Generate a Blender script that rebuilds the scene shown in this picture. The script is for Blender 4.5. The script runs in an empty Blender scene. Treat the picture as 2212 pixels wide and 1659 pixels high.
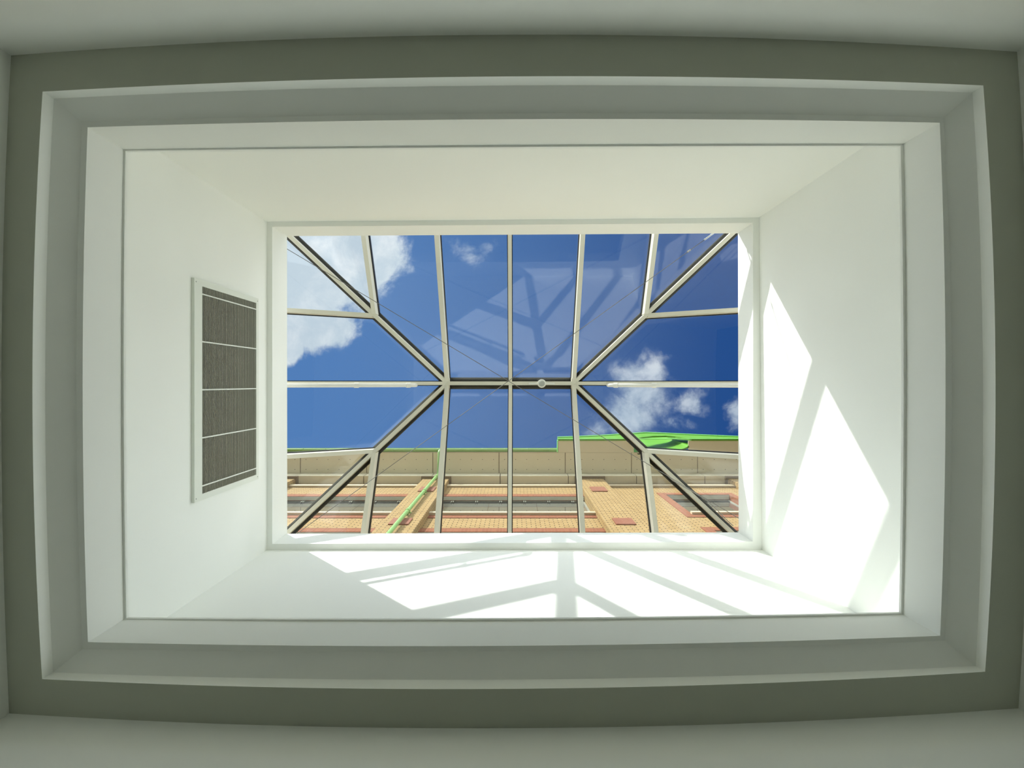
import bpy, bmesh, math
from mathutils import Vector

SC = bpy.context.scene
COL = SC.collection
PI = math.pi

# ------------------------------------------------------------------ camera
F = 1070.0                 # focal length in pixels of the 2212 px wide frame
VX, VY = 1112.0, 827.0     # where plumb lines meet in the picture
CAM_H = 1.4                # lens height above the floor
R = 5.0                    # height of the lantern ridge above the lens
U = R / F

cam_d = bpy.data.cameras.new('camera')
cam_d.sensor_width = 36.0
cam_d.lens = F / 2212.0 * 36.0
cam_d.shift_x = -(VX - 1106.0) / 2212.0
cam_d.shift_y = (VY - 829.5) / 2212.0
cam_d.clip_start = 0.02
cam = bpy.data.objects.new('camera', cam_d)
cam.location = (0, 0, CAM_H)
cam.rotation_euler = (PI, 0, 0)          # straight up, picture right = +X, picture down = +Y
COL.objects.link(cam)
SC.camera = cam

SC.view_settings.view_transform = 'Standard'
SC.view_settings.look = 'None'
SC.view_settings.exposure = 0.0
SC.view_settings.gamma = 1.0
SC.view_settings.use_curve_mapping = False
cy = SC.cycles
cy.max_bounces = 14
cy.diffuse_bounces = 9
cy.glossy_bounces = 4
cy.transparent_max_bounces = 24
cy.caustics_reflective = False
cy.caustics_refractive = False
cy.use_denoising = True

# ------------------------------------------------------------------ sun
SUN_DIR = Vector((0.868, 1.0, -0.845))     # direction the light travels
sun_d = bpy.data.lights.new('sun', 'SUN')
sun_d.energy = 6.3
sun_d.color = (1.0, 0.97, 0.90)
sun_d.angle = math.radians(0.53)
sun = bpy.data.objects.new('sun', sun_d)
sun.rotation_euler = SUN_DIR.to_track_quat('-Z', 'Y').to_euler()
sun.location = (-9, -10, 14)
COL.objects.link(sun)


# ------------------------------------------------------------------ node helper
class NT:
    def __init__(s, tree):
        s.t = tree
        s.n = tree.nodes
        s.n.clear()

    def node(s, typ, **kw):
        n = s.n.new(typ)
        for k, v in kw.items():
            setattr(n, k, v)
        return n

    def link(s, a, b):
        s.t.links.new(a, b)

    def put(s, sock, v):
        if isinstance(v, (int, float)):
            sock.default_value = v
        elif isinstance(v, (tuple, list)):
            try:
                sock.default_value = v
            except Exception:
                sock.default_value = tuple(v) + (1.0,)
        else:
            s.link(v, sock)

    def math(s, op, a, b=None, c=None, clamp=False):
        n = s.node('ShaderNodeMath', operation=op, use_clamp=clamp)
        s.put(n.inputs[0], a)
        if b is not None:
            s.put(n.inputs[1], b)
        if c is not None:
            s.put(n.inputs[2], c)
        return n.outputs[0]

    def mix(s, f, a, b):
        n = s.node('ShaderNodeMix', data_type='RGBA')
        s.put(n.inputs[0], f)
        for i, v in ((6, a), (7, b)):
            if isinstance(v, tuple) and len(v) == 3:
                v = v + (1.0,)
            s.put(n.inputs[i], v)
        return n.outputs[2]

    def smooth(s, v, lo, hi):
        n = s.node('ShaderNodeMapRange', interpolation_type='SMOOTHSTEP')
        s.put(n.inputs[0], v)
        n.inputs[1].default_value = lo
        n.inputs[2].default_value = hi
        return n.outputs[0]

    def noise(s, vec, scale, detail=2.0, rough=0.5, dist=0.0):
        n = s.node('ShaderNodeTexNoise')
        if vec is not None:
            s.link(vec, n.inputs['Vector'])
        n.inputs['Scale'].default_value = scale
        n.inputs['Detail'].default_value = detail
        n.inputs['Roughness'].default_value = rough
        n.inputs['Distortion'].default_value = dist
        return n.outputs['Fac']


# ------------------------------------------------------------------ sky
world = bpy.data.worlds.new('sky')
world.use_nodes = True
SC.world = world
w = NT(world.node_tree)
gen = w.node('ShaderNodeTexCoord').outputs['Generated']
sep = w.node('ShaderNodeSeparateXYZ')
w.link(gen, sep.inputs[0])
dx, dy, dz = sep.outputs
zc = w.math('MAXIMUM', dz, 0.06)
cu = w.math('DIVIDE', dx, zc)
cv = w.math('DIVIDE', dy, zc)
comb = w.node('ShaderNodeCombineXYZ')
w.link(cu, comb.inputs[0])
w.link(cv, comb.inputs[1])
uv = comb.outputs[0]
# blue: paler towards the sun, deeper away from it, whitish near the horizon
tow = w.math('MULTIPLY_ADD', dx, -0.95, w.math('MULTIPLY_ADD', dy, -0.12, 0.42))
tow = w.smooth(tow, 0.0, 0.85)
blue = w.mix(tow, (0.022, 0.088, 0.300), (0.105, 0.250, 0.560))
hor = w.math('POWER', w.math('SUBTRACT', 1.0, w.math('MAXIMUM', dz, 0.0)), 3.0)
blue = w.mix(hor, blue, (0.85, 1.0, 1.2))
# cumulus: where the cloud layer stands overhead, broken up by noise
n1 = w.noise(uv, 7.0, 10.0, 0.62, 0.25)
n2 = w.noise(uv, 2.6, 6.0, 0.55, 0.0)
n3 = w.noise(uv, 15.0, 9.0, 0.65, 0.3)


def blob(px, py, rx, ry):
    a = w.math('DIVIDE', w.math('SUBTRACT', cu, (px - VX) / F), rx / F)
    b = w.math('DIVIDE', w.math('SUBTRACT', cv, (py - VY) / F), ry / F)
    d = w.math('SQRT', w.math('ADD', w.math('MULTIPLY', a, a), w.math('MULTIPLY', b, b)))
    return w.math('SUBTRACT', 1.0, d)


BIG = [(670, 560, 175, 165), (770, 545, 120, 110), (640, 690, 140, 75), (590, 610, 190, 190), (620, 745, 45, 55)]
SOFT = [(1375, 905, 105, 75), (1400, 850, 80, 70), (1410, 800, 60, 55)]
WISP = [(1022, 538, 66, 48), (1490, 870, 60, 45), (1592, 890, 36, 60), (1330, 930, 55, 22), (1450, 915, 70, 32), (1390, 770, 26, 34)]


def union(lst):
    m = blob(*lst[0])
    for q in lst[1:]:
        m = w.math('MAXIMUM', m, blob(*q))
    return m


nz = w.math('SUBTRACT', n1, 0.5)
nf = w.math('SUBTRACT', n3, 0.5)
big = w.smooth(w.math('ADD', w.math('MULTIPLY_ADD', nz, 1.1, union(BIG)), w.math('MULTIPLY', nf, 0.35)), -0.02, 0.20)
soft = w.smooth(w.math('ADD', w.math('MULTIPLY_ADD', nz, 2.2, union(SOFT)), w.math('MULTIPLY', nf, 1.8)), 0.0, 1.05)
wisp = w.smooth(w.math('ADD', w.math('MULTIPLY_ADD', nz, 2.0, union(WISP)), w.math('MULTIPLY', nf, 2.4)), 0.15, 1.15)
wisp = w.math('MULTIPLY', wisp, 0.7)
soft = w.math('MULTIPLY', soft, 0.80)
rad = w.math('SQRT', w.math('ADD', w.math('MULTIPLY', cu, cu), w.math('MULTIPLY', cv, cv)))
far = w.math('MULTIPLY', w.smooth(rad, 0.75, 1.3), w.smooth(n2, 0.44, 0.60))  # extra cloud cover added outside the view as fill light
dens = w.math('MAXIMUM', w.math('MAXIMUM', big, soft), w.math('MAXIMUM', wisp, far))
shade = w.smooth(w.math('MULTIPLY_ADD', nf, 0.6, n2), 0.38, 0.66)
cloud = w.mix(shade, (0.63, 0.74, 0.83), (0.93, 0.97, 1.0))
fc = w.mix(far, cloud, (9.5, 9.8, 9.6))  # added unseen clouds, far brighter than those overhead, to lighten the interior
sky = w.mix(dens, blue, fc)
sky = w.mix(w.smooth(dz, -0.08, 0.0), (0.16, 0.15, 0.13), sky)
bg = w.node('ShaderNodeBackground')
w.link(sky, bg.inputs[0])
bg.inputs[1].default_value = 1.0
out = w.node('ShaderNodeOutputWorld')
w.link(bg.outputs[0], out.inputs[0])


# ------------------------------------------------------------------ materials
def new_mat(name):
    m = bpy.data.materials.new(name)
    m.use_nodes = True
    return m, NT(m.node_tree)


def paint(name, col, rough=0.6, var=0.03, scale=3.0, metal=0.0, spec=0.4):
    m, t = new_mat(name)
    pos = t.node('ShaderNodeNewGeometry').outputs['Position']
    f = t.noise(pos, scale, 5.0, 0.6)
    lo = tuple(max(0.0, c * (1 - var)) for c in col)
    hi = tuple(min(1.0, c * (1 + var)) for c in col)
    c = t.mix(f, lo, hi)
    p = t.node('ShaderNodeBsdfPrincipled')
    t.link(c, p.inputs['Base Color'])
    p.inputs['Roughness'].default_value = rough
    p.inputs['Metallic'].default_value = metal
    p.inputs['Specular IOR Level'].default_value = spec
    o = t.node('ShaderNodeOutputMaterial')
    t.link(p.outputs[0], o.inputs[0])
    return m


def schlick(t, f0=0.04):
    g = t.node('ShaderNodeNewGeometry')
    d = t.node('ShaderNodeVectorMath', operation='DOT_PRODUCT')
    t.link(g.outputs['Incoming'], d.inputs[0])
    t.link(g.outputs['Normal'], d.inputs[1])
    c = t.math('ABSOLUTE', d.outputs['Value'])
    p = t.math('POWER', t.math('SUBTRACT', 1.0, c, clamp=True), 5.0)
    return t.math('MULTIPLY_ADD', p, 1.0 - f0, f0)


def glass_mat(name, tint=(0.95, 0.97, 0.98), f0=0.04):
    m, t = new_mat(name)
    tr = t.node('ShaderNodeBsdfTransparent')
    tr.inputs[0].default_value = tint + (1.0,)
    gl = t.node('ShaderNodeBsdfGlossy')
    gl.inputs['Roughness'].default_value = 0.0
    mx = t.node('ShaderNodeMixShader')
    t.link(schlick(t, f0), mx.inputs[0])
    t.link(tr.outputs[0], mx.inputs[1])
    t.link(gl.outputs[0], mx.inputs[2])
    o = t.node('ShaderNodeOutputMaterial')
    t.link(mx.outputs[0], o.inputs[0])
    return m


def pane_mat(name):
    m, t = new_mat(name)
    df = t.node('ShaderNodeBsdfDiffuse')
    df.inputs[0].default_value = (0.20, 0.205, 0.175, 1)
    gl = t.node('ShaderNodeBsdfGlossy')
    gl.inputs['Roughness'].default_value = 0.02
    mx = t.node('ShaderNodeMixShader')
    t.link(t.math('MINIMUM', t.math('MULTIPLY', schlick(t, 0.08), 2.2), 0.9), mx.inputs[0])
    t.link(df.outputs[0], mx.inputs[1])
    t.link(gl.outputs[0], mx.inputs[2])
    o = t.node('ShaderNodeOutputMaterial')
    t.link(mx.outputs[0], o.inputs[0])
    return m


def brick_mat(name, c1, c2, mortar, bw, rh, msize, upright=False):
    m, t = new_mat(name)
    g = t.node('ShaderNodeNewGeometry')
    s = t.node('ShaderNodeSeparateXYZ')
    t.link(g.outputs['Position'], s.inputs[0])
    along = t.math('ADD', s.outputs[0], s.outputs[1])
    cb = t.node('ShaderNodeCombineXYZ')
    if upright:
        t.link(s.outputs[2], cb.inputs[0])
        t.link(along, cb.inputs[1])
    else:
        t.link(along, cb.inputs[0])
        t.link(s.outputs[2], cb.inputs[1])
    b = t.node('ShaderNodeTexBrick')
    t.link(cb.outputs[0], b.inputs['Vector'])
    b.offset = 0.0 if upright else 0.5
    b.inputs['Color1'].default_value = c1 + (1,)
    b.inputs['Color2'].default_value = c2 + (1,)
    b.inputs['Mortar'].default_value = mortar + (1,)
    b.inputs['Scale'].default_value = 1.0
    b.inputs['Mortar Size'].default_value = msize
    b.inputs['Mortar Smooth'].default_value = 0.1
    b.inputs['Bias'].default_value = 0.0
    b.inputs['Brick Width'].default_value = bw
    b.inputs['Row Height'].default_value = rh
    p = t.node('ShaderNodeBsdfPrincipled')
    t.link(b.outputs['Color'], p.inputs['Base Color'])
    p.inputs['Roughness'].default_value = 0.85
    p.inputs['Specular IOR Level'].default_value = 0.2
    bp = t.node('ShaderNodeBump')
    bp.invert = True
    bp.inputs['Strength'].default_value = 0.5
    bp.inputs['Distance'].default_value = 0.01
    t.link(b.outputs['Fac'], bp.inputs['Height'])
    t.link(bp.outputs[0], p.inputs['Normal'])
    o = t.node('ShaderNodeOutputMaterial')
    t.link(p.outputs[0], o.inputs[0])
    return m


M_WALL = paint('white_wall_paint', (0.872, 0.887, 0.85), 0.7, 0.015, 1.5, spec=0.25)
M_TRIM = paint('white_trim_paint', (0.872, 0.887, 0.85), 0.55, 0.015, 2.0, spec=0.3)
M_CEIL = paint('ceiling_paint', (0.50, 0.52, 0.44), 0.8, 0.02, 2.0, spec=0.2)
M_FLOOR = paint('floor_vinyl', (0.035, 0.034, 0.03), 0.6, 0.1, 2.0)
M_ALU = paint('cream_coated_metal', (0.70, 0.68, 0.57), 0.35, 0.02, 6.0, spec=0.5)
M_BLACK = paint('black_rubber', (0.012, 0.012, 0.010), 0.35, 0.2, 20.0, spec=0.5)
M_GLASS = glass_mat('clear_glass', f0=0.055)
M_PIPE = paint('white_plastic', (0.80, 0.80, 0.74), 0.3, 0.02, 5.0)
M_DET = paint('grey_plastic', (0.42, 0.44, 0.40), 0.5, 0.05, 30.0)
M_STEEL = paint('steel_wire', (0.17, 0.165, 0.15), 0.65, 0.1, 30.0, spec=0.3)
M_CHROME = paint('bright_steel', (0.62, 0.62, 0.60), 0.25, 0.05, 30.0, metal=0.8)
M_GRILLE = paint('grille_white_enamel', (0.76, 0.79, 0.72), 0.5, 0.02, 8.0)
M_BLADE = paint('grille_blade_metal', (0.36, 0.36, 0.29), 0.45, 0.1, 12.0, metal=0.2)
M_DUCT = paint('dark_duct', (0.012, 0.012, 0.010), 0.9, 0.1, 4.0)
M_YBRICK = brick_mat('yellow_brick', (0.44, 0.305, 0.128), (0.37, 0.245, 0.098), (0.13, 0.085, 0.038), 0.21, 0.077, 0.010)
M_RBRICK = brick_mat('red_brick', (0.27, 0.10, 0.047), (0.225, 0.08, 0.039), (0.26, 0.115, 0.06), 0.235, 0.075, 0.008, True)
M_RTILE = paint('red_tile', (0.24, 0.085, 0.04), 0.7, 0.12, 6.0)
M_SOFFIT = paint('beige_soffit_board', (0.72, 0.67, 0.48), 0.7, 0.06, 1.2)
M_SCREW = paint('dark_screw', (0.12, 0.11, 0.09), 0.5, 0.1, 9.0)
M_LEDGE = paint('cream_stone', (0.56, 0.47, 0.31), 0.7, 0.05, 3.0)
M_COLLAR = paint('brown_trim', (0.22, 0.16, 0.09), 0.7, 0.1, 3.0)
M_GREEN = paint('pale_green_metal', (0.27, 0.47, 0.15), 0.35, 0.04, 3.0)
M_GREENV = paint('vivid_green_panel', (0.115, 0.34, 0.014), 0.45, 0.05, 2.0)
M_GREENL = paint('light_green_edge', (0.20, 0.55, 0.13), 0.4, 0.03, 2.0)
M_WFRAME = paint('grey_window_frame', (0.30, 0.30, 0.24), 0.5, 0.05, 4.0)
M_LINING = paint('grey_lining', (0.72, 0.73, 0.60), 0.7, 0.05, 3.0)
M_PANE = pane_mat('window_pane')
M_ROOF = paint('roof_felt', (0.58, 0.57, 0.53), 0.9, 0.1, 2.0)
M_CABLE = paint('grey_cable', (0.30, 0.29, 0.26), 0.5, 0.1, 9.0)

# ------------------------------------------------------------------ object helpers
WL = {}          # world location of every object made here


def empty(name, loc, label=None, cat=None, group=None, kind=None):
    o = bpy.data.objects.new(name, None)
    o.location = loc
    o.empty_display_size = 0.2
    COL.objects.link(o)
    WL[o] = Vector(loc)
    tag(o, label, cat, group, kind)
    return o


def tag(o, label=None, cat=None, group=None, kind=None):
    if label:
        o['label'] = label
    if cat:
        o['category'] = cat
    if group:
        o['group'] = group
    if kind:
        o['kind'] = kind
    return o


class MB:
    """collects shapes in world coordinates and links them as one mesh"""

    def __init__(s):
        s.v, s.f, s.mi = [], [], []

    def add(s, verts, faces, mi=0):
        b = len(s.v)
        s.v += [Vector(p) for p in verts]
        s.f += [tuple(b + i for i in f) for f in faces]
        s.mi += [mi] * len(faces)
        return s

    def box(s, x0, x1, y0, y1, z0, z1, mi=0):
        v = [(x, y, z) for z in (z0, z1) for y in (y0, y1) for x in (x0, x1)]
        return s.add(v, [(0, 2, 3, 1), (4, 5, 7, 6), (0, 1, 5, 4), (2, 6, 7, 3), (0, 4, 6, 2), (1, 3, 7, 5)], mi)

    def rings(s, loops, closed=True):
        """loops of equal length, joined one to the next (and last to first): a solid frame"""
        n = len(loops[0])
        v = [p for lp in loops for p in lp]
        k = len(loops)
        f = []
        for a in range(k if closed else k - 1):
            b = (a + 1) % k
            for i in range(n):
                j = (i + 1) % n
                f.append((a * n + i, a * n + j, b * n + j, b * n + i))
        return s.add(v, f)

    def prism(s, poly, vec, mi=0):
        n = len(poly)
        vec = Vector(vec)
        v = [Vector(p) for p in poly] + [Vector(p) + vec for p in poly]
        f = [tuple(range(n - 1, -1, -1)), tuple(range(n, 2 * n))]
        f += [(i, (i + 1) % n, n + (i + 1) % n, n + i) for i in range(n)]
        return s.add(v, f, mi)

    def bar(s, p0, p1, wd, dp, off=0.0, mi=0):
        """rectangular bar: bottom centre line p0-p1, plumb sides, depth dp upward"""
        p0, p1 = Vector(p0), Vector(p1)
        d = p1 - p0
        n = Vector((-d.y, d.x, 0)).normalized() * wd / 2
        u0, u1 = Vector((0, 0, off)), Vector((0, 0, off + dp))
        v = [p0 + n + u0, p0 - n + u0, p0 - n + u1, p0 + n + u1,
             p1 + n + u0, p1 - n + u0, p1 - n + u1, p1 + n + u1]
        return s.add(v, [(0, 1, 2, 3), (7, 6, 5, 4), (0, 4, 5, 1), (1, 5, 6, 2), (2, 6, 7, 3), (3, 7, 4, 0)], mi)

    def fold(s, p0, p1, hw, drop, th):
        """folded plate along p0-p1, each wing hw wide in plan and drop lower at its rim"""
        p0, p1 = Vector(p0), Vector(p1)
        d = p1 - p0
        n = Vector((-d.y, d.x, 0)).normalized() * hw
        dn, up = Vector((0, 0, -drop)), Vector((0, 0, th))
        v = []
        for p in (p0, p1):
            v += [p - n + dn, p, p + n + dn, p + n + dn + up, p + up, p - n + dn + up]
        f = [(0, 1, 4, 5), (1, 2, 3, 4), (6, 11, 10, 7), (7, 10, 9, 8)]
        f += [(i, 6 + i, 6 + (i + 1) % 6, (i + 1) % 6) for i in range(6)]
        return s.add(v, f)

    def tube(s, pts, r, n=10, caps=True, mi=0):
        pts = [Vector(p) for p in pts]
        m = len(pts)
        v, f = [], []
        prev = None
        for i, p in enumerate(pts):
            d = (pts[min(i + 1, m - 1)] - pts[max(i - 1, 0)]).normalized()
            if prev is None:
                a = Vector((0, 0, 1)) if abs(d.z) < 0.9 else Vector((1, 0, 0))
                e = d.cross(a).normalized()
            else:
                e = (prev - d * prev.dot(d)).normalized()
            prev = e
            g = d.cross(e)
            v += [p + (e * math.cos(2 * PI * k / n) + g * math.sin(2 * PI * k / n)) * r for k in range(n)]
        for i in range(m - 1):
            for k in range(n):
                q = (k + 1) % n
                f.append((i * n + k, i * n + q, (i + 1) * n + q, (i + 1) * n + k))
        if caps:
            f.append(tuple(range(n - 1, -1, -1)))
            f.append(tuple(range((m - 1) * n, m * n)))
        return s.add(v, f, mi)

    def lathe(s, c, prof, n=32, mi=0):
        """prof = [(radius, z)] turned about the plumb line through c"""
        c = Vector(c)
        v, f = [], []
        for r, z in prof:
            v += [c + Vector((r * math.cos(2 * PI * k / n), r * math.sin(2 * PI * k / n), z)) for k in range(n)]
        for i in range(len(prof) - 1):
            for k in range(n):
                q = (k + 1) % n
                f.append((i * n + k, i * n + q, (i + 1) * n + q, (i + 1) * n + k))
        f.append(tuple(range(n - 1, -1, -1)))
        f.append(tuple(range((len(prof) - 1) * n, len(prof) * n)))
        return s.add(v, f, mi)

    def build(s, name, mat, parent=None, smooth=False, label=None, bevel=0.0):
        lo = Vector([min(p[i] for p in s.v) for i in range(3)])
        hi = Vector([max(p[i] for p in s.v) for i in range(3)])
        c = (lo + hi) / 2
        me = bpy.data.meshes.new(name)
        me.from_pydata([p - c for p in s.v], [], s.f)
        mats = mat if isinstance(mat, (list, tuple)) else [mat]
        for m in mats:
            me.materials.append(m)
        me.polygons.foreach_set('material_index', s.mi)
        bm = bmesh.new()
        bm.from_mesh(me)
        bmesh.ops.recalc_face_normals(bm, faces=bm.faces)
        bm.to_mesh(me)
        bm.free()
        if smooth:
            me.polygons.foreach_set('use_smooth', [True] * len(me.polygons))
        me.update()
        o = bpy.data.objects.new(name, me)
        if parent is not None:
            o.parent = parent
            o.location = c - WL[parent]
        else:
            o.location = c
        COL.objects.link(o)
        WL[o] = c
        if smooth:
            md = o.modifiers.new('edges', 'EDGE_SPLIT')
            md.split_angle = math.radians(40)
        if bevel:
            md = o.modifiers.new('bevel', 'BEVEL')
            md.width = bevel
            md.segments = 2
            md.limit_method = 'ANGLE'
        if label:
            o['label'] = label
        return o


def struct(mb, name, mat, label, cat, parent=None):
    o = mb.build(name, mat, parent)
    tag(o, label, cat, None, 'structure')
    return o


def at(px, py, z=None, x=None, y=None):
    """the point seen at px, py on the level, or the upright plane, given (metres from the lens)"""
    a, b = (px - VX) / F, (py - VY) / F
    if x is not None:
        z = x / a
    elif y is not None:
        z = y / b
    return Vector((a * z, b * z, z + CAM_H))


# ------------------------------------------------------------------ room shell and stepped well
Q = 0.924
Z_J = 0.412 * R            # top of the lower liner
Z_2 = Z_J / 1.10           # top of the splay
Z_1 = Z_2 / 1.029          # top of the first upright rim
Z_C = Z_1 / 1.0285         # room ceiling
Z_T = 0.818 * Q * R        # top of the shaft
Z_L = 0.870 * Q * R        # lip of the kerb
NSEG = 24


def loop(c, mids, z, n=NSEG, grow=1.0, zz=None):
    """closed outline with gently bowed sides: corners UL UR LR LL, side middles T R B L"""
    pts = []
    for i in range(4):
        a, b = c[i], c[(i + 1) % 4]
        m = mids[i] if mids else None
        for k in range(n):
            t = k / n
            x, y = a[0] + (b[0] - a[0]) * t, a[1] + (b[1] - a[1]) * t
            if m is not None:
                q = 4 * t * (1 - t)
                if i % 2 == 0:
                    y += q * (m - (a[1] + b[1]) / 2)
                else:
                    x += q * (m - (a[0] + b[0]) / 2)
            p = at(x, y, z)
            p.x *= grow
            p.y *= grow
            if zz is not None:
                p.z = zz + CAM_H
            pts.append(p)
    return pts


LA = ([(24, 120), (2197, 112), (2200, 1530), (20, 1541)], [75, 2224, 1573, 3])
LB = ([(92, 198), (2124, 184.5), (2128, 1451), (91, 1467)], [165, 2150.5, 1488, 70])
LC = ([(116, 213), (2100.6, 200), (2108, 1438.6), (114.5, 1452.6)], [184.5, 2123.5, 1468, 97.5])
LD = ([(177.7, 264), (2038, 253.5), (2041, 1384), (178.4, 1402)], [245, 2056, 1406.5, 164.5])
LE = ([(189.3, 275), (2030, 265), (2031, 1373.5), (189.8, 1387)], [257.5, 2042.5, 1395, 178.5])
LF = ([(267, 323), (1951.4, 311), (1950.6, 1327.7), (268, 1338)], [313.5, 1958, 1341.5, 262.5])
LG = ([(271, 326), (1945.5, 315), (1946.3, 1324.6), (273, 1335.7)], [317.5, 1952, 1337.5, 267.2])
LH = [(576.5, 479), (1640, 470), (1646, 1187), (576.5, 1188)]
LI = [(588, 489.8), (1627, 481.5), (1626.5, 1170.3), (588, 1175)]
LJ = [(620, 510), (1594, 504), (1595.5, 1150), (620.5, 1153)]

zt1 = Z_2 + 0.035
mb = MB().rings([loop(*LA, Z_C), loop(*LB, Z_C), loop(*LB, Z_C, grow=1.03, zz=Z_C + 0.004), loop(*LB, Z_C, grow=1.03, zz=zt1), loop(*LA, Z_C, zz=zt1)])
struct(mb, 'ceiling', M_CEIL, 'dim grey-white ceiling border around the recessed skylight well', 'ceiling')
mb = MB().rings([loop(*LB, Z_C), loop(*LC, Z_1), loop(*LD, Z_2), loop(*LE, Z_2, grow=1.0005),
                 loop(*LE, Z_2, grow=1.012, zz=zt1), loop(*LB, Z_C, grow=1.028, zz=zt1), loop(*LB, Z_C, grow=1.028, zz=Z_C + 0.005)])
struct(mb, 'trim_1', M_TRIM, 'stepped and splayed white plaster surround of the skylight well', 'trim')
zj1 = Z_J + 0.012
mb = MB().rings([loop(*LE, Z_2), loop(*LF, Z_J), loop(*LG, Z_J), loop(*LG, Z_J, zz=zj1),
                 loop(*LE, Z_2, grow=1.32, zz=zj1), loop(*LE, Z_2, grow=1.32, zz=zt1 + 0.001), loop(*LE, Z_2, grow=1.012, zz=zt1 + 0.001), loop(*LE, Z_2, grow=1.0125, zz=Z_2 + 0.002)])
struct(mb, 'trim_2', M_TRIM, 'white lining board round the bottom of the skylight shaft', 'trim')

# room walls follow the ceiling outline down to the floor
la = loop(*LA, Z_C)
for i, (nm, lab) in enumerate([('wall_front', 'pale plaster room wall along the top of the view'),
                               ('wall_right', 'dim plaster room wall at the right of the view'),
                               ('wall_back', 'dim plaster room wall along the bottom of the view'),
                               ('wall_left', 'dim plaster room wall at the left of the view')]):
    side = [la[(i * NSEG + k) % (4 * NSEG)] for k in range(NSEG + 1)]
    cen = [Vector((p.x * 1.07, p.y * 1.09, p.z)) for p in side]
    mb = MB()
    n = NSEG + 1
    top = zt1 + CAM_H
    v = [(p.x, p.y, 0) for p in side] + [(p.x, p.y, top) for p in side] + \
        [(p.x, p.y, 0) for p in cen] + [(p.x, p.y, top) for p in cen]
    f = []
    for k in range(n - 1):
        f += [(k, k + 1, n + k + 1, n + k), (2 * n + k, 3 * n + k, 3 * n + k + 1, 2 * n + k + 1),
              (n + k, n + k + 1, 3 * n + k + 1, 3 * n + k), (k, 2 * n + k, 2 * n + k + 1, k + 1)]
    f += [(0, n, 3 * n, 2 * n), (n - 1, 3 * n - 1, 4 * n - 1, 2 * n - 1)]
    mb.add(v, f)
    struct(mb, nm, M_WALL, lab, 'wall')
struct(MB().box(-2.3, 2.3, -1.75, 1.75, -0.1, 0.0), 'floor', M_FLOOR, 'plain dark floor of the room below the skylight', 'floor')

# shaft: four plumb walls
hc = [at(x, y, Z_T) for x, y in LH]
ho = [Vector((p.x + (0.13 if p.x > 0 else -0.13), p.y + (0.13 if p.y > 0 else -0.13), p.z)) for p in hc]
z0 = zj1 + CAM_H
zt = Z_T + CAM_H
for i, (nm, lab) in enumerate([('wall_shaft_front', 'smooth white shaft wall above the grille\'s upper end, in shade'),
                               ('wall_shaft_right', 'white shaft wall with pointed patches of sunlight'),
                               ('wall_shaft_back', 'white shaft wall with crossing shadows of the skylight bars'),
                               ('wall_shaft_left', 'shaded white shaft wall that carries the grille')]):
    j = (i + 1) % 4
    poly = [Vector((p.x, p.y, z0)) for p in (hc[i], hc[j], ho[j], ho[i])]
    struct(MB().prism(poly, (0, 0, zt - z0)), nm, M_WALL, lab, 'wall')

# kerb under the glass
KX, KY = 515 * U, 375 * U


def rect(x0, x1, y0, y1, z):
    return [Vector((x0, y0, z)), Vector((x1, y0, z)), Vector((x1, y1, z)), Vector((x0, y1, z))]


kz0, kz1 = zt + 0.0005, Z_L + CAM_H
li = [at(x, y, Z_T) for x, y in LI]
lj = [at(x, y, Z_L) for x, y in LJ]
for p in li:
    p.z = kz0
mb = MB().rings([rect(-KX, KX, -KY, KY, kz0), li, lj, rect(-KX, KX, -KY, KY, kz1)])
struct(mb, 'trim_3', M_TRIM, 'white kerb frame right below the skylight glass', 'trim')

# flat roof outside, round the kerb
rz = kz0 - 0.25
mb = MB()
ox, oy = ho[1].x + 0.02, ho[2].y + 0.02
mb.box(-9, -ox, -6, 3.05, rz - 0.12, rz).box(ox, 9, -6, 3.05, rz - 0.12, rz)
mb.box(-ox, ox, -6, -oy, rz - 0.12, rz).box(-ox, ox, oy, 3.05, rz - 0.12, rz)
struct(mb, 'roof_deck', M_ROOF, 'flat grey roof outside round the skylight kerb', 'roof')

# ------------------------------------------------------------------ the skylight lantern
CX, CY = -9.5, 1.0          # centre of the lantern (in U)
S = 137.5                   # bay between bars (in U)
T = 0.000475                 # fall of the glass (in R per U)
EAVE = 352.0


def rp(x, y):
    """underside of the bars above plan point x, y (in U from the lantern's centre)"""
    q = max(abs(y), abs(x) - S, 0.0)
    return Vector(((CX + x) * U, (CY + y) * U, R * (1 - T * q) + CAM_H))


sky_t = empty('skylight', ((CX) * U, CY * U, kz1),
              'large hipped glass skylight with cream metal bars set over the white shaft', 'skylight')
BW, BD = 0.038, 0.100       # bar width and depth
GZ = BD + 0.008             # underside of the glass over the underside of the bars


def rafter(name, a, b, wd=BW):
    o = MB().bar(rp(*a), rp(*b), wd, BD).build(name, M_ALU, sky_t)
    MB().bar(rp(*a), rp(*b), wd + 0.016, 0.0075, BD + 0.0002).build('gasket', M_BLACK, o)
    if name != 'hip_rafter':
        MB().bar(rp(*a), rp(*b), wd + 0.010, 0.024, BD + 0.0305).build('glazing_cap', M_BLACK, o)
    return o


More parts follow.
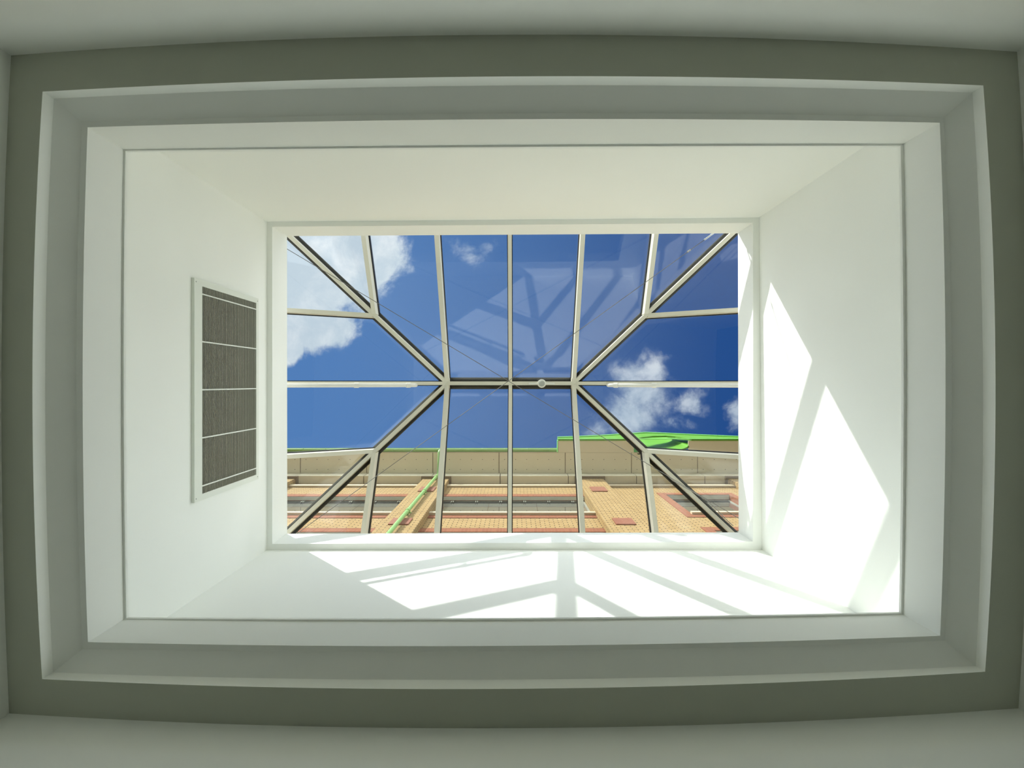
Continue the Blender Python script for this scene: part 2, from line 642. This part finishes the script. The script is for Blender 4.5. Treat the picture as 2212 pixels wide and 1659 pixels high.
rb = MB().bar(rp(-S, 0), rp(S, 0), BW, BD + 0.012).build('ridge_beam', M_ALU, sky_t)
for sx in (-1, 1):
    for sy in (-1, 1):
        rafter('hip_rafter', (sx * S, sy * 0.5), (sx * (S + EAVE), sy * EAVE), 0.034)
for sy in (-1, 1):
    for k in (-1, 0, 1):
        rafter('rafter', (k * S, sy * 4), (k * S, sy * EAVE), 0.040 if k else 0.034)
    for k in (-2, 2):
        rafter('jack_rafter', (k * S, sy * (S + 3)), (k * S, sy * EAVE), 0.040)
for sx in (-1, 1):
    rafter('rafter', (sx * (S + 4), 0), (sx * (S + EAVE), 0), 0.034)
    for k in (-1, 1):
        rafter('jack_rafter', (sx * (2 * S + 3), k * S), (sx * (S + EAVE), k * S), 0.036)
# cross plates where hips meet the ridge
for sx in (-1, 1):
    p = rp(sx * S, 0)
    MB().box(p.x - 0.026, p.x + 0.026, p.y - 0.05, p.y + 0.05, p.z - 0.003, p.z + 0.05).build('ridge_node', M_ALU, sky_t)

# glass panes
G = 0.8    # half gap between panes (in U)


def pane(poly):
    v = [rp(*p) + Vector((0, 0, GZ)) for p in poly]
    c = sum(v, Vector()) / len(v)
    v = [c + (p - c) * 0.992 for p in v]
    MB().prism(v, (0, 0, 0.022)).build('glass_pane', M_GLASS, sky_t)


E = EAVE
for sy in (-1, 1):
    for a in (-1, 0):
        pane([(a * S, 0), ((a + 1) * S, 0), ((a + 1) * S, sy * E), (a * S, sy * E)])
    for sx in (-1, 1):
        pane([(sx * S, 0), (sx * 2 * S, sy * S), (sx * 2 * S, sy * E), (sx * S, sy * E)])
        pane([(sx * 2 * S, sy * S), (sx * (S + E), sy * E), (sx * 2 * S, sy * E)])
        pane([(sx * S, 0), (sx * 2 * S, sy * S), (sx * (S + E), sy * S), (sx * (S + E), 0)])
        pane([(sx * 2 * S, sy * S), (sx * (S + E), sy * E), (sx * (S + E), sy * S)])
# dark cover strips on the outside, over ridge and hips
top = Vector((0, 0, GZ + 0.026))
tt = T * F
MB().fold(rp(-S, 0) + top, rp(S, 0) + top, 0.060, 0.060 * tt, 0.008).build('ridge_cover', M_BLACK, sky_t)
for sx in (-1, 1):
    for sy in (-1, 1):
        MB().fold(rp(sx * S, 0) + top, rp(sx * (S + EAVE), sy * EAVE) + top, 0.048, 0.048 * tt / 1.414, 0.008).build('hip_cover', M_BLACK, sky_t)
# upstand that carries the bars
ez = R * (1 - T * 338) + CAM_H - 0.004
x0, x1 = (CX - S - 350) * U, (CX + S + 350) * U
y0, y1 = (CY - 350) * U, (CY + 350) * U
ti = 14 * U
MB().rings([rect(x0, x1, y0, y1, kz1 + 0.001), rect(x0 + ti, x1 - ti, y0 + ti, y1 - ti, kz1 + 0.001),
            rect(x0 + ti, x1 - ti, y0 + ti, y1 - ti, ez), rect(x0, x1, y0, y1, ez - ti * tt)]).build('base_frame', M_ALU, sky_t)

# ------------------------------------------------------------------ grille in the left shaft wall
XW = (hc[0].x + hc[3].x) / 2


def wl(px, py):
    p = at(px, py, x=XW)
    return p.y, p.z


gz0 = wl(413, 827)[1]
gz1 = wl(553, 827)[1]
gy0, gy1 = wl(417, 601)[0], wl(417, 1085)[0]
oz0, oz1 = wl(430, 827)[1], wl(548, 827)[1]
oy0, oy1 = wl(548, 655)[0] - 0.002, wl(430, 1067)[0]
TH = 0.019
gr = empty('ventilation_grille', (XW, (gy0 + gy1) / 2, gz0),
           'white framed rectangular air grille with fine dark blades on the left shaft wall', 'vent')
mb = MB()
xf = XW + TH
mb.box(XW + 0.0005, xf, gy0, oy0, gz0, gz1).box(XW + 0.0005, xf, oy1, gy1, gz0, gz1)
mb.box(XW + 0.0005, xf, oy0, oy1, gz0, oz0).box(XW + 0.0005, xf, oy0, oy1, oz1, gz1)
mb.build('frame', M_GRILLE, gr)
MB().box(XW + 0.0006, XW + 0.002, oy0, oy1, oz0, oz1).build('backing', M_DUCT, gr, label='dark opening behind the blades')
mb = MB()
NB = 46
for k in range(NB):
    z = oz0 + (oz1 - oz0) * (k + 0.5) / NB
    mb.box(XW + 0.004, xf - 0.003, oy0, oy1, z - 0.0022, z + 0.0022)
mb.build('louvre_blades', M_BLADE, gr, label='thin dark metal blades')
for px_y in (635, 738, 842, 946, 1050):
    yy = wl(430, px_y)[0]
    MB().box(xf - 0.0028, xf - 0.0005, yy - 0.004, yy + 0.004, oz0, oz1).build('crossbar', M_GRILLE, gr)
for yy in (gy0 + 0.02, gy1 - 0.02):
    for zz in (gz0 + 0.015, gz1 - 0.015):
        MB().tube([(xf - 0.001, yy, zz), (xf + 0.0015, yy, zz)], 0.004, 8).build('screw', M_DET, gr)

# ------------------------------------------------------------------ detector under the ridge
dp = rp(1170 - VX - CX, 0)
dz0 = dp.z - 0.001
dy0 = dp.y + 0.002
det = empty('smoke_detector', (dp.x, dy0, dz0), 'round white smoke detector under the middle of the ridge bar', 'smoke detector')
MB().box(dp.x - 0.13, dp.x + 0.13, dy0 - 0.009, dy0 + 0.009, dz0 - 0.008, dz0).build('mounting_strip', M_PIPE, det)
MB().lathe((dp.x, dy0, dz0 - 0.008), [(0.040, 0), (0.043, -0.006), (0.043, -0.018), (0.036, -0.024)]).build('housing', M_PIPE, det, True)
MB().lathe((dp.x, dy0, dz0 - 0.032), [(0.030, 0), (0.030, -0.008), (0.024, -0.014)]).build('sensor_chamber', M_DET, det, True)

# ------------------------------------------------------------------ conduits along the two end bars


def conduit(sx, px_end, clips, label):
    def pt(px, hang=0.115, yo=4.0):
        x = px - VX
        # bar underside along this end: solve for the plan position seen at px
        a = abs
        lo, hi = S, S + EAVE
        for _ in range(40):
            m = (lo + hi) / 2
            q = rp(sx * m, 0)
            seen = q.x / (q.z - hang - CAM_H) * F
            if a(seen) < a(x):
                lo = m
            else:
                hi = m
        q = rp(sx * lo, 0)
        return Vector((q.x, q.y + yo * U, q.z - hang))
    far = rp(sx * (S + EAVE - 14), 0) + Vector((0, 4 * U, -0.115))
    near = pt(px_end)
    con = empty('electrical_conduit', far, label, 'conduit', 'conduits under the end bars')
    up = near + Vector((-sx * 0.018, 0, 0.014))
    up2 = near + Vector((-sx * 0.024, 0, 0.112))
    MB().tube([far, far * 0.5 + near * 0.5, near, up, up2], 0.0175, 12).build('pipe', M_PIPE, con, True)
    for c in clips:
        p = pt(c)
        d = (far - near).normalized()
        mb = MB().tube([p - d * 0.02, p + d * 0.02], 0.023, 12)
        mb.box(p.x - 0.008, p.x + 0.008, p.y - 0.010, p.y + 0.010, p.z + 0.010, p.z + 0.112)
        mb.build('pipe_clip', M_PIPE, con, True)
    return con


conduit(-1, 888, (770, 882), 'white conduit pipe under the end bar on the side of the grille')
conduit(1, 1324, (1330, 1413), 'white conduit pipe under the end bar on the sunlit wall side')

# ------------------------------------------------------------------ crossing steel wires
ZW = 0.808 * R


def wire(p0, p1, clips, tb, label):
    a, b = at(*p0, ZW), at(*p1, ZW)
    t = empty('tension_wire', (a + b) / 2, label, 'wire', 'wires crossing under the skylight')
    MB().tube([a, b], 0.0025, 6).build('wire', M_STEEL, t)
    for c in clips:
        p = at(*c, ZW)
        d = (b - a).normalized()
        n = Vector((-d.y, d.x, 0))
        mb = MB()
        for s in (-0.010, 0.010):
            mb.tube([p + d * s - n * 0.009, p + d * s + n * 0.009], 0.0045, 8)
        mb.tube([p - d * 0.016, p + d * 0.016], 0.005, 8)
        mb.build('wire_clip', M_CHROME, t)
    for c in tb:
        p = at(*c, ZW)
        d = (b - a).normalized()
        MB().tube([p - d * 0.06, p + d * 0.06], 0.006, 8).build('turnbuckle', M_CHROME, t)
    return t


wire((598, 1184), (1600, 461.5), [(1488, 542)], [(1534, 509)], 'thin steel wire with a bright clip and turnbuckle, crossing over the downpipe side')
wire((580, 514), (1640, 1146), [], [], 'plain thin steel wire from the cloudy skylight corner towards the loose cable')

# ------------------------------------------------------------------ loose cable along one hip
pts = []
for k, (px_, py_, dzz) in enumerate([(1440, 1026, 0.0), (1453, 1038, 0.012), (1478, 1052, 0.02), (1500, 1064, 0.02), (1528, 1082, 0.022),
                                     (1548, 1100, 0.03), (1566, 1120, 0.03), (1584, 1136, 0.02)]):
    q = ((px_ - VX) ** 2) ** 0.5
    y = (py_ - VY)
    # height of the hip there
    lo, hi = 0, EAVE
    for _ in range(40):
        m = (lo + hi) / 2
        h = rp(S + m, m)
        if h.y / (h.z - CAM_H) * F < y:
            lo = m
        else:
            hi = m
    h = rp(S + lo, lo)
    pts.append(at(px_, py_, h.z - CAM_H - 0.012 - dzz))
t = MB().tube(pts, 0.004, 8).build('loose_cable', M_CABLE, None, True)
tag(t, 'thin grey cable hanging loosely along the hip bar nearest the brick window', 'cable')

# ------------------------------------------------------------------ the brick building next door
D = 3.2                                     # its wall plane
bl = empty('brick_building', (0, D, 0), 'yellow and red brick building with beige eaves and green gutter beyond the glass', 'building')


def hz(py, y=D):
    return y * F / (py - VY) + CAM_H


ZB = hz(1045)                               # inner soffit strip
YS = (1028 - VY) / F * (ZB - CAM_H)
ZA = YS * F / (1022 - VY) + CAM_H           # outer soffit
ZAr = ZA - CAM_H
YA = (978 - VY) / F * ZAr
PF = (1033 - VY) / F * (ZB - CAM_H)         # pier face


def fx(px, y, z):
    return (px - VX) / F * (z - CAM_H)


zh1, zs1 = hz(1073), hz(1104.5, D - 0.07)   # upper window head, sill
zh2 = hz(1150)                              # lower window head
zs2 = zh2 - (zh1 - zs1)
zlow = 3.4
piers = []
p1 = (fx(915, PF, ZB), fx(971, PF, ZB))
p2 = (fx(1245, PF, ZB), fx(1302, PF, ZB))
pw = p2[1] - p2[0]
dpx = p2[0] - p1[0]
p3 = (p1[0] - dpx, p1[1] - dpx)
p4 = (p2[0] + dpx - 0.08, p2[1] + dpx - 0.08)
BK = D + 0.4


def brick(mb, x0, x1, z0, z1):
    mb.box(x0, x1, D, BK, z0, z1)


zr_top = hz(1053)
zy_top = hz(1068)
zled = hz(1049.5)
zrs1 = hz(1113.2)
zrb1 = hz(1119.5)
zyb1 = hz(1142)
WX = (hz(1000), 0)
mb = MB()
# plain walling: two bays with ribbon windows, one bay with small windows
for x0, x1 in ((p3[1], p1[0]), (p1[1], p2[0])):
    brick(mb, x0, x1, zy_top, zr_top)
    brick(mb, x0, x1, zled, ZB)
    brick(mb, x0, x1, zyb1, zrb1)
    brick(mb, x0, x1, zlow, zs2 - 0.45)
sx0, sx1 = 305.5 * D / 238.5, 468 * D / 238.5
sz1, sz0 = hz(1065.5), hz(1118)
wx0, wx1 = 326 * D / 242, 462 * D / 242
wz1, wz0 = hz(1069.5), hz(1104.5, D - 0.06)
lz1 = hz(1140)
lz0 = lz1 - (sz1 - sz0)
bx0, bx1 = p2[1], p4[0]
brick(mb, bx0, sx0, zlow, zr_top)
brick(mb, sx1, bx1, zlow, zr_top)
brick(mb, sx0, sx1, sz1, zr_top)
brick(mb, sx0, sx1, lz1, sz0)
brick(mb, sx0, sx1, zlow, lz0)
brick(mb, bx0, bx1, zled, ZB)
mb.build('wall', M_YBRICK, bl)
for x0, x1 in ((p3[1], p1[0]), (p1[1], p2[0]), (bx0, bx1)):
    MB().box(x0, x1, D - 0.004, BK, zr_top, zled).build('brick_band', M_RBRICK, bl, label='red brick course under the top ledge')
    MB().box(x0, x1, D - 0.06, D - 0.0045, hz(1048.8, D - 0.06), hz(1046.2, D - 0.06)).build('stone_ledge', M_LEDGE, bl, label='cream ledge under the eaves')
for x0, x1 in ((p3[1], p1[0]), (p1[1], p2[0])):
    for zz0, zz1 in ((zh1, zy_top), (zrb1, zrs1), (zh2, zyb1)):
        MB().box(x0, x1, D - 0.012, BK, zz0, zz1).build('brick_band', M_RBRICK, bl, label='upright red brick course')


def window(x0, x1, z0, z1, yg, panes, sill=True, clips=False):
    mb = MB()
    fr = 0.05
    mb.box(x0, x1, yg - 0.01, yg + 0.06, z1 - fr, z1).box(x0, x1, yg - 0.01, yg + 0.06, z0, z0 + fr)
    mb.box(x0, x0 + fr, yg - 0.01, yg + 0.06, z0 + fr, z1 - fr).box(x1 - fr, x1, yg - 0.01, yg + 0.06, z0 + fr, z1 - fr)
    # dark rail with little fixings under the head
    if clips:
        k = int((x1 - x0) / 0.6)
        for i in range(k):
            x = x0 + (i + 0.5) * (x1 - x0) / k
            mb.box(x - 0.035, x - 0.015, yg - 0.03, yg - 0.011, z1 - 0.19, z1 - 0.04)
            mb.box(x + 0.015, x + 0.035, yg - 0.03, yg - 0.011, z1 - 0.19, z1 - 0.04)
    o = mb.build('window', M_WFRAME, bl)
    MB().box(x0 + 0.001, x1 - 0.001, D + 0.002, yg - 0.031, z1 - 0.012, z1 - 0.001).build('reveal_lining', M_LINING, o)
    MB().box(x0 + fr, x1 - fr, yg, yg + 0.03, z1 - fr - 0.13, z1 - fr).build('head_rail', M_BLACK, o)
    pwid = (x1 - x0 - 2 * fr) / panes
    for i in range(panes):
        a = x0 + fr + i * pwid
        MB().box(a + 0.004, a + pwid - 0.004, yg + 0.01, yg + 0.025, z0 + fr, z1 - fr - 0.13).build('pane', M_PANE, o)
    if sill:
        MB().box(x0 - 0.02, x1 + 0.02, D - 0.07, yg, z0 - 0.12, z0).build('sill', M_LEDGE, o)
    return o


YG = D + 0.13
for x0, x1, n in ((p3[1], p1[0], 3), (p1[1], p2[0], 3)):
    window(x0, x1, zs1, zh1, YG, n, True, True)
    window(x0, x1, zs2, zh2, YG, n)
# spandrel below the lower windows, and backing for the openings
for x0, x1 in ((p3[1], p1[0]), (p1[1], p2[0])):
    MB().box(x0, x1, D, BK, zs2 - 0.45, zs2 - 0.12).build('brick_band', M_RBRICK, bl)


def surround(z0, z1):
    mb = MB()
    a0, a1 = z0 + (wz0 - sz0), z1 - (sz1 - wz1)
    mb.box(sx0, sx1, D - 0.015, BK, a1, z1).box(sx0, sx1, D - 0.015, BK, z0, a0 - 0.12)
    mb.box(sx0, wx0, D - 0.015, BK, a0 - 0.12, a1).box(wx1, sx1, D - 0.015, BK, a0 - 0.12, a1)
    mb.build('brick_surround', M_RBRICK, bl, label='red brick surround of a small window')
    window(wx0, wx1, a0, a1, D + 0.15, 2)


surround(sz0, sz1)
surround(lz0, lz1)
# piers with square red tiles and a brown collar at the soffit
tz = [(hz(1053, PF), hz(1062.3, PF)), (hz(1121, PF), hz(1134.3, PF))]
for i, (x0, x1) in enumerate((p3, p1, p2, p4)):
    o = MB().box(x0, x1, PF, BK, zlow, ZB - 0.001).build('pier', M_YBRICK, bl)
    xm = (x0 + x1) / 2
    for zz1, zz0 in tz:
        MB().box(xm - 0.215, xm + 0.215, PF - 0.025, PF + 0.02, zz0, zz1).build('tile_panel', M_RTILE, o)
    mb = MB()
    mb.box(x0 - 0.06, x1 + 0.06, PF - 0.075, PF, ZB - 0.10, ZB - 0.001)
    mb.box(x0 - 0.06, x0, PF, D, ZB - 0.10, ZB - 0.001).box(x1, x1 + 0.06, PF, D, ZB - 0.10, ZB - 0.001)
    mb.build('collar', M_COLLAR, o)
# outer ends of the walling
MB().box(p3[0] - 3.2, p3[0], D, BK, zlow, ZB).build('wall', M_YBRICK, bl)
MB().box(p4[1], p4[1] + 2.0, D, BK, zlow, ZB).build('wall', M_YBRICK, bl)

# eaves: boards with open joints, step, fascia
XE0, XE1 = p3[0] - 3.2, p4[1] + 2.0
jn = [XE0]
x = fx(1078, 0, ZA)
st = fx(1221, 0, ZA) - fx(1078, 0, ZA)
k0 = math.floor((XE0 - x) / st) + 1
while x + k0 * st < XE1:
    jn.append(x + k0 * st)
    k0 += 1
jn.append(XE1)
for a, b in zip(jn[:-1], jn[1:]):
    mb = MB()
    mb.box(a + 0.012, b - 0.012, YA, YS + 0.02, ZA, ZA + 0.02)
    n = 6
    for i in range(n):
        xx = a + (i + 0.5) * (b - a) / n
        for yy in (YA + 0.22, YS - 0.12):
            mb.box(xx - 0.012, xx + 0.012, yy - 0.010, yy + 0.010, ZA - 0.004, ZA, 1)
    mb.build('soffit_board', [M_SOFFIT, M_SCREW], bl)
    off = 0.05
    MB().box(a + 0.012 + off, b - 0.012 + off, YS, YS + 0.02, ZB, ZA - 0.001).box(a + 0.012 + off, b - 0.012 + off, YS + 0.0201, BK, ZB, ZB + 0.02).build('inner_soffit_board', M_SOFFIT, bl)
MB().box(XE0, XE1, YA - 0.005, BK + 4, ZA + 0.021, ZA + 0.12).build('roof_slab', M_COLLAR, bl)
# gutter
xg1 = fx(1204, 0, ZA)
gyc, gr_, gzc = YA - 0.070, 0.062, ZA + 0.09
MB().box(XE0, xg1, YA - 0.02, YA - 0.0055, ZA - 0.01, ZA + 0.16).build('fascia_board', M_LEDGE, bl)
prof = []
for k in range(13):
    a = PI + PI * k / 12
    prof.append((gyc + gr_ * math.cos(a), gzc + gr_ * math.sin(a)))
prof = prof + [(gyc + gr_, gzc + 0.03), (gyc + gr_ - 0.008, gzc + 0.03)]
for k in range(13):
    a = 2 * PI - PI * k / 12
    prof.append((gyc + (gr_ - 0.008) * math.cos(a), gzc + (gr_ - 0.008) * math.sin(a)))
prof += [(gyc - gr_ - 0.012, gzc + 0.012), (gyc - gr_ - 0.012, gzc)]
gut = MB().prism([Vector((XE0, y, z)) for y, z in prof], (xg1 - XE0 - 0.01, 0, 0)).build('gutter', M_GREEN, bl, True)
x = xg1 - 0.25
while x > -8.4:
    pts = [(x, gyc + (gr_ + 0.006) * math.cos(PI + PI * k / 10), gzc + (gr_ + 0.006) * math.sin(PI + PI * k / 10)) for k in range(11)]
    MB().tube(pts, 0.009, 6).build('gutter_bracket', M_GREEN, gut)
    x -= 0.735
# downpipe
dxp = -2.45 * (D / 3.2)
ydp = PF - 0.10
path = [(dxp, gyc, gzc - 0.06), (dxp, gyc + 0.01, ZA - 0.10), (dxp, gyc + 0.06, ZA - 0.16), (dxp, ydp - 0.12, ZA - 0.30),
        (dxp, ydp - 0.02, ZA - 0.38), (dxp, ydp, ZA - 0.50), (dxp, ydp, 9.0), (dxp, ydp, zlow)]
dpn = MB().tube(path, 0.045, 14).build('downpipe', M_GREEN, bl, True)
for py_ in (1030, 1060, 1103, 1160):
    z = hz(py_, ydp)
    mb = MB().tube([(dxp, ydp, z - 0.05), (dxp, ydp, z + 0.05)], 0.056, 14)
    mb.box(dxp - 0.075, dxp + 0.075, ydp + 0.035, ydp + 0.06, z - 0.02, z + 0.02)
    mb.box(dxp - 0.02, dxp + 0.02, ydp + 0.055, PF, z - 0.015, z + 0.015)
    mb.build('pipe_bracket', M_GREEN, dpn)
# raised eaves with green edge, at the right
YF = (952 - VY) / F * ZAr
nx0, nx1 = fx(1369, 0, ZA), fx(1487, 0, ZA)
xr1 = XE1
mb = MB()
mb.box(xg1 + 0.02, nx0, YF, YA - 0.006, ZA, ZA + 0.03).box(nx1, xr1, YF, YA - 0.006, ZA, ZA + 0.03)
mb.build('porch_soffit', M_SOFFIT, bl, label='beige board of the deeper eaves')
mb = MB().box(xg1, xg1 + 0.02, YF - 0.01, YA - 0.006, ZA - 0.03, ZA + 0.2)
mb.build('verge_edge', M_GREENL, bl)
tp = [(1204, 949.3), (1250, 947.6), (1300, 945.2), (1350, 941.8), (1395, 938.6), (1440, 940.4), (1500, 943.4), (1594, 947.6), (1700, 951)]
bt = [(1204, 952.4), (1300, 952.4), (1369, 952.0), (1386, 947.5), (1410, 945), (1440, 944.4), (1465, 946.5), (1480, 949.5), (1487, 952.4), (1594, 952.4), (1700, 952.6)]


def fz(p):
    v = at(p[0], p[1], y=YF)
    return v


def strip(tops, bots, y0, y1, name, mat):
    def ip(lst, x):
        for (xa, za), (xb, zb) in zip(lst[:-1], lst[1:]):
            if xa - 1e-6 <= x <= xb + 1e-6:
                return za + (zb - za) * (x - xa) / max(xb - xa, 1e-9)
        return lst[-1][1] if x > lst[-1][0] else lst[0][1]
    A = [(v.x, v.z) for v in map(fz, tops)]
    B = [(v.x, v.z) for v in map(fz, bots)]
    xs = [max(A[0][0], B[0][0]) + (min(A[-1][0], B[-1][0]) - max(A[0][0], B[0][0])) * i / 60 for i in range(61)]
    v, f = [], []
    for x_ in xs:
        zt_, zb_ = ip(A, x_), ip(B, x_)
        v += [(x_, y0, zb_), (x_, y0, max(zt_, zb_ + 0.01)), (x_, y1, max(zt_, zb_ + 0.01)), (x_, y1, zb_)]
    for i in range(60):
        for k in range(4):
            f.append((i * 4 + k, i * 4 + (k + 1) % 4, i * 4 + 4 + (k + 1) % 4, i * 4 + 4 + k))
    f += [(0, 1, 2, 3), (240, 243, 242, 241)]
    return MB().add(v, f).build(name, mat, bl)


strip(tp, bt, YF - 0.05, YF - 0.001, 'gable_fascia', M_GREENV)
strip([(a, b - 1.0) for a, b in tp], [(a, b) for a, b in tp], YF - 0.08, YF - 0.051, 'gable_cap', M_GREENL)
MB().box(xg1, xr1, YF - 0.065, YF - 0.051, ZA - 0.02, ZA + 0.06).build('soffit_edge', M_GREENL, bl)
# curved green drum behind the notch
v, f = [], []
for i in range(22):
    t_ = min(i, 20) / 20
    ang = PI * 0.5 * t_
    x_ = nx0 + 0.1 + (nx1 - nx0 - 0.1) * math.sin(ang)
    y_ = YA + 0.02 - (YA - YF - 0.12) * (1 - math.cos(ang))
    if i == 21:
        x_ += 3.0
    for o_ in (0.0, 0.04):
        for z_ in (ZA + (0.031 if i >= 20 else 0.0), min(ZA + 5.0, y_ * F / (943.5 - VY) + CAM_H)):
            v.append((x_ + o_, y_ + o_, z_))
for i in range(21):
    b = i * 4
    f += [(b, b + 1, b + 5, b + 4), (b + 2, b + 6, b + 7, b + 3), (b, b + 4, b + 6, b + 2), (b + 1, b + 3, b + 7, b + 5)]
f += [(0, 2, 3, 1), (84, 85, 87, 86)]
MB().add(v, f).build('curved_panel', M_GREENV, bl, True)
